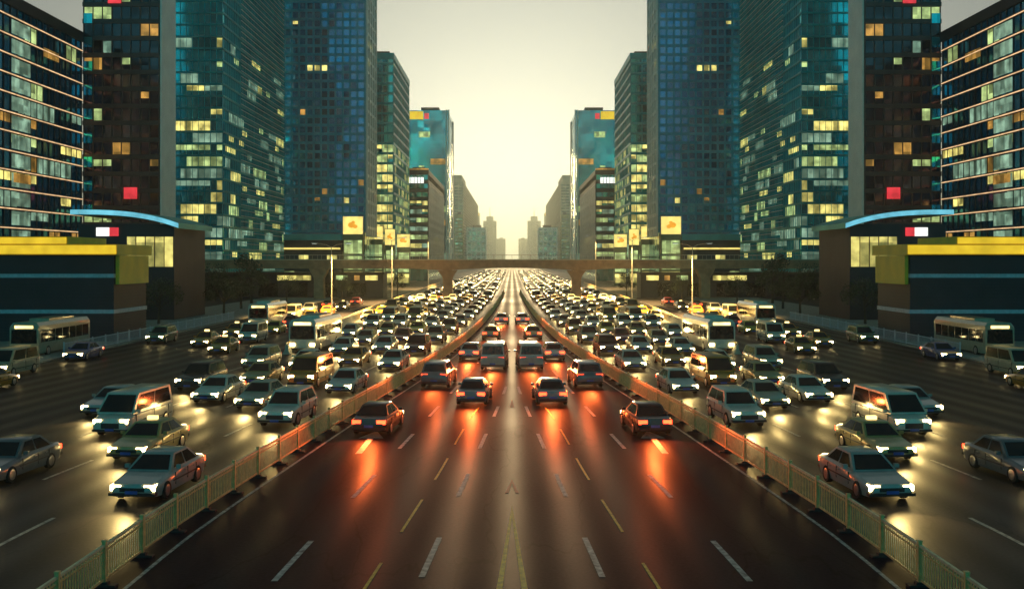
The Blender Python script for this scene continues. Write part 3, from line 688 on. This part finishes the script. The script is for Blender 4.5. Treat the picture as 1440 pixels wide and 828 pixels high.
# ------------------------------------------------------------------ vehicles (front looks along -Y)
def V(kind):
    """parts of one kind of vehicle: list of (part name, MB, smooth)"""
    P = M['paint']; G = M['carglass']
    spec = dict(
        sedan=dict(L=4.6, W=.90, st=[(-2.30,.30,.56,.70),(-2.2,.24,.68,.82),(-1.9,.22,.74,.88),(-.95,.2,.88,.90),(.3,.2,.93,.90),(1.5,.2,.96,.90),(2.0,.24,.95,.87),(2.22,.3,.90,.82),(2.3,.36,.62,.74)], cb=(-1.0,1.72), ct=(-.22,1.05), zb=.88, zt=1.45, wb=.82, wt=.60, ax=(-1.42,1.32), r=.32),
        suv=dict(L=4.7, W=.94, st=[(-2.35,.36,.70,.76),(-2.25,.3,.86,.88),(-1.9,.26,.94,.92),(-1.0,.26,1.04,.94),(.4,.26,1.06,.94),(1.7,.26,1.08,.94),(2.2,.3,1.06,.91),(2.35,.4,.85,.84)], cb=(-1.05,2.22), ct=(-.35,1.95), zb=1.02, zt=1.72, wb=.87, wt=.68, ax=(-1.45,1.4), r=.37),
        van=dict(L=5.0, W=.95, st=[(-2.5,.34,.72,.80),(-2.4,.28,.92,.90),(-2.05,.26,1.05,.94),(-1.2,.26,1.12,.95),(1.0,.26,1.12,.95),(2.4,.28,1.12,.95),(2.5,.36,1.0,.92)], cb=(-2.0,2.46), ct=(-1.15,2.38), zb=1.08, zt=2.05, wb=.92, wt=.80, ax=(-1.6,1.55), r=.36))
    out = []
    if kind == 'bus':
        L, W, H = 10.6, 1.25, 3.05
        b = MB(); ring = lambda y, i, zb, zt: [(-W+i,y,zb),(W-i,y,zb),(W,y,zb+.35),(W,y,zt-.3),(W-.22-i,y,zt),(-W+.22+i,y,zt),(-W,y,zt-.3),(-W,y,zb+.35)]
        b.loft([ring(-L/2,.12,.42,H-.15), ring(-L/2+.15,.02,.34,H), ring(L/2-.15,.02,.34,H), ring(L/2,.12,.42,H-.12)], P); b.box(-.9,.9,-2.5,2.5,H+.003,H+.22,P); out.append(('body', b, 35))
        g_ = MB(); g_.quad([(-W+.12,-L/2-.02,1.25),(W-.12,-L/2-.02,1.25),(W-.16,-L/2-.02,2.45),(-W+.16,-L/2-.02,2.45)], G); out.append(('windscreen', g_, None))
        g_ = MB(); g_.box(-.8,.8,-L/2-.03,-L/2-.012,2.55,2.8,M['taxisign']); out.append(('destination_sign', g_, None))
        for s in (-1, 1):
            g_ = MB()
            for k in range(7): a = -L/2+.5+k*1.4; x = s*(W+.008); g_.quad([(x,a,1.3),(x,a+1.3,1.3),(x,a+1.3,2.35),(x,a,2.35)], G)
            out.append(('side_window', g_, None))
        axs, r, wf, hz_, tz = (-3.4, 2.8), .48, W, .75, .8
        yf, yr = -L/2-.03, L/2+.0
    else:
        q = spec[kind]
        b = MB()
        b.loft([[(-w*.94,y,z0),(w*.94,y,z0),(w,y,z0+(z1-z0)*.45),(w*.97,y,z1-.10),(w*.86,y,z1),(-w*.86,y,z1),(-w*.97,y,z1-.10),(-w,y,z0+(z1-z0)*.45)] for y,z0,z1,w in q['st']], P)
        cb, ct, zb, zt, wb, wt = q['cb'], q['ct'], q['zb'], q['zt'], q['wb'], q['wt']
        zm = zt - .06
        lerp = lambda t: (cb[0]+(ct[0]-cb[0])*t, cb[1]+(ct[1]-cb[1])*t, zb+(zm-zb)*t, wb+(wt-wb)*t)
        rings = []
        for t in (0, .5, 1):
            a, e, z, w = lerp(t); rings.append([(-w,a,z),(w,a,z),(w,e,z),(-w,e,z)])
        rings.append([(-wt+.12,ct[0]+.16,zt),(wt-.12,ct[0]+.16,zt),(wt-.12,ct[1]-.14,zt),(-wt+.12,ct[1]-.14,zt)])
        b.loft(rings, P)
        b.box(-q['W']*.93,q['W']*.93,q['st'][0][0]-.04,q['st'][0][0]+.2,q['st'][0][1]-.02,q['st'][0][1]+.09,M['plastic'])
        wv = q['W']; zl, zh = q['st'][2][1] + .16, q['st'][3][2] - .06
        for sg in (-1, 1):
            for yy in (cb[0] + .30, (cb[0] + cb[1]) / 2 + .02, cb[1] - .55):
                b.box(*sorted((sg*wv*.93, sg*(wv + .004))), yy - .008, yy + .008, zl, zh - .02, M['plastic'])
            b.box(*sorted((sg*wv*.95, sg*(wv + .012))), cb[0] + .1, cb[1] - .2, zl + .14, zl + .19, M['plastic'])
            for yy in ((cb[0] + cb[1]) / 2 - .16, cb[1] - .75):
                b.box(*sorted((sg*wv*.94, sg*(wv + .02))), yy - .09, yy + .09, zh - .10, zh - .07, M['rim'])
        for yb in (q['st'][-1][0] - .14, ):
            b.box(-wv*.9, wv*.9, yb, yb + .17, q['st'][-1][1] + .02, q['st'][-1][1] + .12, M['plastic'])
        out.append(('body', b, 38))
        def pane(t0, t1, side, in0=.08, in1=.10):
            a0,e0,z0,w0 = lerp(t0); a1,e1,z1,w1 = lerp(t1); o = .012; g_ = MB()
            if side == 'f': g_.quad([(-w0+in0,a0-o,z0),(w0-in0,a0-o,z0),(w1-in1,a1-o,z1),(-w1+in1,a1-o,z1)], G)
            if side == 'r': g_.quad([(w0-in0,e0+o,z0),(-w0+in0,e0+o,z0),(-w1+in1,e1+o,z1),(w1-in1,e1+o,z1)], G)
            if side in (-1, 1):
                s = side; mid = (a0+e0)/2
                for u0, u1 in ((a0+.22, mid-.05), (mid+.05, e0-.22)):
                    f0, f1 = (u0-a0)/(e0-a0), (u1-a0)/(e0-a0)
                    g_.quad([(s*(w0+o),u0,z0),(s*(w0+o),u1,z0),(s*(w1+o),a1+.05+(e1-a1-.1)*f1,z1),(s*(w1+o),a1+.05+(e1-a1-.1)*f0,z1)], G)
            return g_
        out.append(('windscreen', pane(.1,.92,'f'), None)); out.append(('rear_window', pane(.2,.9,'r'), None))
        for s in (-1, 1): out.append(('side_window', pane(.14,.9,s), None))
        for s in (-1, 1):
            mm = MB(); mm.box(*(sorted((s*(q['W']-.02), s*(q['W']+.16)))), cb[0]+.35, cb[0]+.47, zb+.04, zb+.18, P); out.append(('mirror', mm, None))
        gr = MB(); y = q['st'][1][0]-.075; gr.box(-.45,.45,y-.03,y+.03,q['st'][0][1]+.12,q['st'][0][2]+.0,M['plastic']); out.append(('grille', gr, None))
        axs, r, wf = q['ax'], q['r'], q['W']; hz_ = q['st'][1][2]-.13; tz = q['st'][-2][2]-.16; yf = q['st'][1][0]-.045; yr = q['st'][-2][0]+.03
        pl = MB(); pl.box(-.22,.22,q['st'][-1][0]+.002,q['st'][-1][0]+.02,.48,.60,M['plate']); out.append(('number_plate', pl, None)); pl = MB(); pl.box(-.22,.22,q['st'][0][0]-.075,q['st'][0][0]-.045,.36,.47,M['plate']); out.append(('number_plate', pl, None))
    for yy in axs:
        for s in (-1, 1):
            w = MB(); n = 14; x0, x1 = s*(wf-.20), s*(wf+.02)
            ring = lambda x, rr: [(x, yy+rr*math.cos(2*math.pi*k/n), r+rr*math.sin(2*math.pi*k/n)) for k in range(n)]
            w.loft([ring(x0,r*.9),ring(x0+s*.03,r),ring(x1-s*.03,r),ring(x1,r*.9),ring(x1-s*.005,r*.66)], M['tyre'])
            w.loft([ring(x1-s*.004,r*.64),ring(x1+s*.004,r*.58),ring(x1-s*.01,r*.2)], M['rim'])
            out.append(('wheel', w, 40))
    for s in (-1, 1):
        big = 1.5 if kind == 'bus' else 1.25
        h = MB(); a, e = sorted((s*(wf-.10), s*(wf-.10-.30*big)))
        h.loft([[(a,yf-.03,hz_-.08*big),(e,yf-.03,hz_-.08*big),(e,yf-.03,hz_+.07*big),(a,yf-.03,hz_+.07*big)],[(a,yf+.22,hz_-.08*big),(e,yf+.22,hz_-.08*big),(e,yf+.22,hz_+.09*big),(a,yf+.22,hz_+.09*big)]], M['head']); out.append(('headlight', h, None))
        t_ = MB(); a, e = sorted((s*(wf-.09), s*(wf-.09-.34*big)))
        t_.box(a, e, yr-.12, yr+.035, tz-.10, tz+.09, M['tail']); out.append(('tail_light', t_, None))
    return out

KINDS = {k: V(k) for k in ('sedan', 'suv', 'van', 'bus')}
def taxi():
    p = list(KINDS['sedan']); s = MB(); s.box(-.22,.22,.15,.35,1.453,1.60,M['taxisign']); p.append(('roof_sign', s, None)); return p
KINDS['taxi'] = taxi()
PARTS = {k: [(nm, mb.mesh(nm, sm)) for nm, mb, sm in v] for k, v in KINDS.items()}
WHOLE = {}
for k, v in KINDS.items():
    a = MB()
    for nm, mb, sm_ in v: a.add(mb)
    WHOLE[k] = a.mesh(k, 36)
COLOURS = dict(white=(.76,.70,.56), silver=(.44,.42,.38), grey=(.16,.16,.17), black=(.015,.015,.018), red=(.38,.03,.025), blue=(.04,.09,.25), beige=(.52,.44,.30), gold=(.50,.36,.12), orange=(.70,.25,.02), yellow=(.72,.48,.04), green=(.05,.18,.10))
NOUN = dict(sedan='saloon car', suv='utility car', van='passenger van', bus='city bus', taxi='taxi')
CAT = dict(sedan='car', suv='car', van='van', bus='bus', taxi='taxi')
OBJ = dict(sedan='saloon_car', suv='utility_car', van='passenger_van', bus='city_bus', taxi='taxi_cab')
GRP = dict(sedan='cars', suv='cars', van='vans', bus='buses', taxi='taxis')
def vehicle(kind, colour, x, y, label, rz=0.0, parts=True, where='in the left traffic', beam=0.0, tailbeam=0.0):
    c = (*COLOURS[colour], 1)
    if parts:
        root = thing(OBJ[kind], label, CAT[kind], (x, y, 0.008), GRP[kind] + ' ' + where)
        for nm, me in PARTS[kind]:
            o = bpy.data.objects.new(nm, me); col.objects.link(o); o.parent = root; o.color = c
    else:
        root = bpy.data.objects.new(OBJ[kind], WHOLE[kind]); col.objects.link(root); root.location = (x, y, 0.008); root.color = c
        tag(root, label, CAT[kind], GRP[kind] + ' ' + where)
    root.rotation_euler.z = rz
    if beam:
        l = bpy.data.lights.new('headlight_beam', 'SPOT'); l.energy = beam; l.color = (1, .70, .24); l.spot_size = R(75); l.spot_blend = .8; l.shadow_soft_size = .25
        o = bpy.data.objects.new('headlight_beam', l); col.objects.link(o); o.parent = root; o.location = (0, -2.75, .75); o.rotation_euler = (R(77), 0, R(180))
    if tailbeam:
        l = bpy.data.lights.new('tail_light_beam', 'SPOT'); l.energy = tailbeam; l.color = (1, .15, .03); l.spot_size = R(120); l.spot_blend = .8; l.shadow_soft_size = .3
        o = bpy.data.objects.new('tail_light_beam', l); col.objects.link(o); o.parent = root; o.location = (0, 2.6, .85); o.rotation_euler = (R(70), 0, 0)
    return both(root)

def heading(fw, d): return math.atan2(fw(d - 2) - fw(d + 2), 4.0)   # how far the lane turns away from straight ahead
def ordn(n): return '%d%s' % (n, 'th' if 10 <= n % 100 <= 20 else {1: 'st', 2: 'nd', 3: 'rd'}.get(n % 10, 'th'))
LANE = ['lane beside the left steel railing', 'second lane out from the left railing', 'middle lane left of the railing', 'fourth lane out from the left railing', 'outer lane beside the left concrete barrier']
pal = ['white'] * 8 + ['silver'] * 2 + ['beige'] * 5 + ['gold'] * 5 + ['grey'] + ['black'] * 2 + ['red', 'blue', 'yellow', 'orange']
for ln in range(5):
    d = 62 + rnd.uniform(0, 5) + (0, 3, 5, 16, 30)[ln]; n = 0
    while d < 262:
        n += 1
        off = 1.2 + 1.75 + 3.5 * ln
        x = fence_w(d) + off
        if d < 88 or x < barrier_w(d) - 1.3:
            kd = rnd.choices(('sedan', 'suv', 'van', 'taxi', 'bus'), (10, 6, 3, 3, .9))[0]
            if kd == 'bus' and d < 90: kd = 'van'
            cl = rnd.choice(pal) if kd != 'taxi' else rnd.choice(('yellow', 'orange', 'gold'))
            if kd == 'bus': cl = rnd.choice(('white', 'yellow', 'beige')); d += 3.5
            vehicle(kd, cl, -x + rnd.uniform(-.2, .2), d, '%s %s, %s along the %s' % (cl, NOUN[kd], ordn(n), LANE[ln]), -heading(fence_w, d) * 1.0, parts=d < 112, where='queuing left of the railing', beam=300 if d < 170 else 0)
            if kd == 'bus': d += 3.5
        d += rnd.uniform(9.5, 14.5) + max(0, d - 110) * .02
# near traffic with its headlights on the road
near = [('sedan','silver',37.0,0),('suv','white',52.5,0),('taxi','gold',44.0,1),('sedan','beige',58.5,1),('van','white',50.0,2),('sedan','grey',39.5,2),('sedan','white',61,2.0),('suv','black',66.5,2.95),('sedan','silver',56,3.1)]
nm_ = ['nearest the camera beside the left railing','following the first one along the left railing','in the lane next to the silver saloon on the left','just ahead of the left queue in its second lane','in the third lane left of the railing','low in the left corner of the wide side road','close behind the van in the third left lane','on the dark stretch left of the queue','at the outer left edge of the side road']
for (k, c, d, ln), w in zip(near, nm_):
    vehicle(k, c, -(fence_w(d) + 2.95 + 3.5 * ln), d, '%s %s %s' % (c, NOUN[k], w), -heading(fence_w, d), beam=420)
# service road beyond the barrier and the kerb in front of the hall
serv = [('taxi','orange',-26.6,92,0),('van','white',-27.0,104,0),('taxi','orange',-30.4,99,0),('sedan','yellow',-27.6,116,0),('taxi','orange',-31.0,112,0),('bus','white',-31.8,130,0),('sedan','red',-28.2,128,1),('taxi','yellow',-28.5,141,0),('van','beige',-32.2,146,0),('sedan','orange',-28.8,156,1),('suv','white',-32.5,160,0),('taxi','orange',-29.2,172,0),('sedan','gold',-32.8,178,1),('sedan','red',-29.6,190,1),
        ('van','beige',-37.2,74,0),('taxi','orange',-34.6,66,1),('bus','beige',-42.5,92,0),('sedan','blue',-37.0,86,0),('suv','green',-36.2,103,0)]
sl_ = ['first on the left service road','high roofed behind the first taxi on the left service road','beside the barrier gap in the second left service lane','with lit lamps past the white van on the left service road','second in the outer lane of the left service road','tall and pale in the outer lane of the left service road','showing tail lights beyond the barrier on the left','ahead of the red saloon on the left service road','behind the pale bus on the left service road','showing tail lights past the yellow taxi on the left','behind the beige van on the left service road','far along the barrier on the left service road','far in the outer lane of the left service road','last before the footbridge on the left service road',
       'parked low in front of the dark hall on the left','nearest the picture edge before the dark hall on the left','standing along the dark hall wall on the left','parked beside the pavement fence on the left','parked at the end of the pavement fence on the left']
for (k, c, x, d, rev), w in zip(serv, sl_):
    vehicle(k, c, x, d, '%s %s %s' % (c, NOUN[k], w), math.pi if rev else 0, parts=d < 135, where='on the left service road')
# cars driving away on the central road, tail lights on
away = [('sedan','black',0,50,'nearest on the central road beside the left railing'),('suv','grey',0,68,'second along the left railing of the central road'),('sedan','silver',0,86,'third along the left railing of the central road'),('taxi','gold',0,108,'fourth along the left railing of the central road'),('sedan','white',0,134,'fifth along the left railing of the central road'),
        ('sedan','grey',1,60,'in the inner lane left of the central road axis'),('van','silver',1,79,'ahead of the grey saloon in the inner left lane')]
for k, c, ln, d, w in away:
    fa = (lambda q: fence_w(q) - 2.35) if ln == 0 else (lambda q: lane2_w(q) - 1.9)
    x = fa(d); x = max(x, 1.35)
    vehicle(k, c, -x, d, '%s %s %s' % (c, NOUN[k], w), math.pi - heading(fa, d), where='driving away on the left of the central road', tailbeam=1300)

mirror_all()
# the far queue past the footbridge, too small to tell apart
fq = MB(); r = random.Random(4)
for s in (-1, 1):
    for ln in range(5):
        d = 285.0
        while d < 700:
            k = r.choice(('sedan', 'suv', 'van'))
            cc = MB()
            for nm, mb, _s in KINDS[k]:
                if nm in ('body', 'windscreen', 'headlight'): cc.add(mb)
            fq.add(cc, s * (fence_w(d) + 2.95 + 3.5 * ln), d, 0.01); d += r.uniform(8, 12)
o = fq.obj('distant_traffic'); o.color = (.5, .47, .40, 1); tag(o, 'far mass of queuing cars with headlights past the footbridge', 'traffic', kind='stuff')
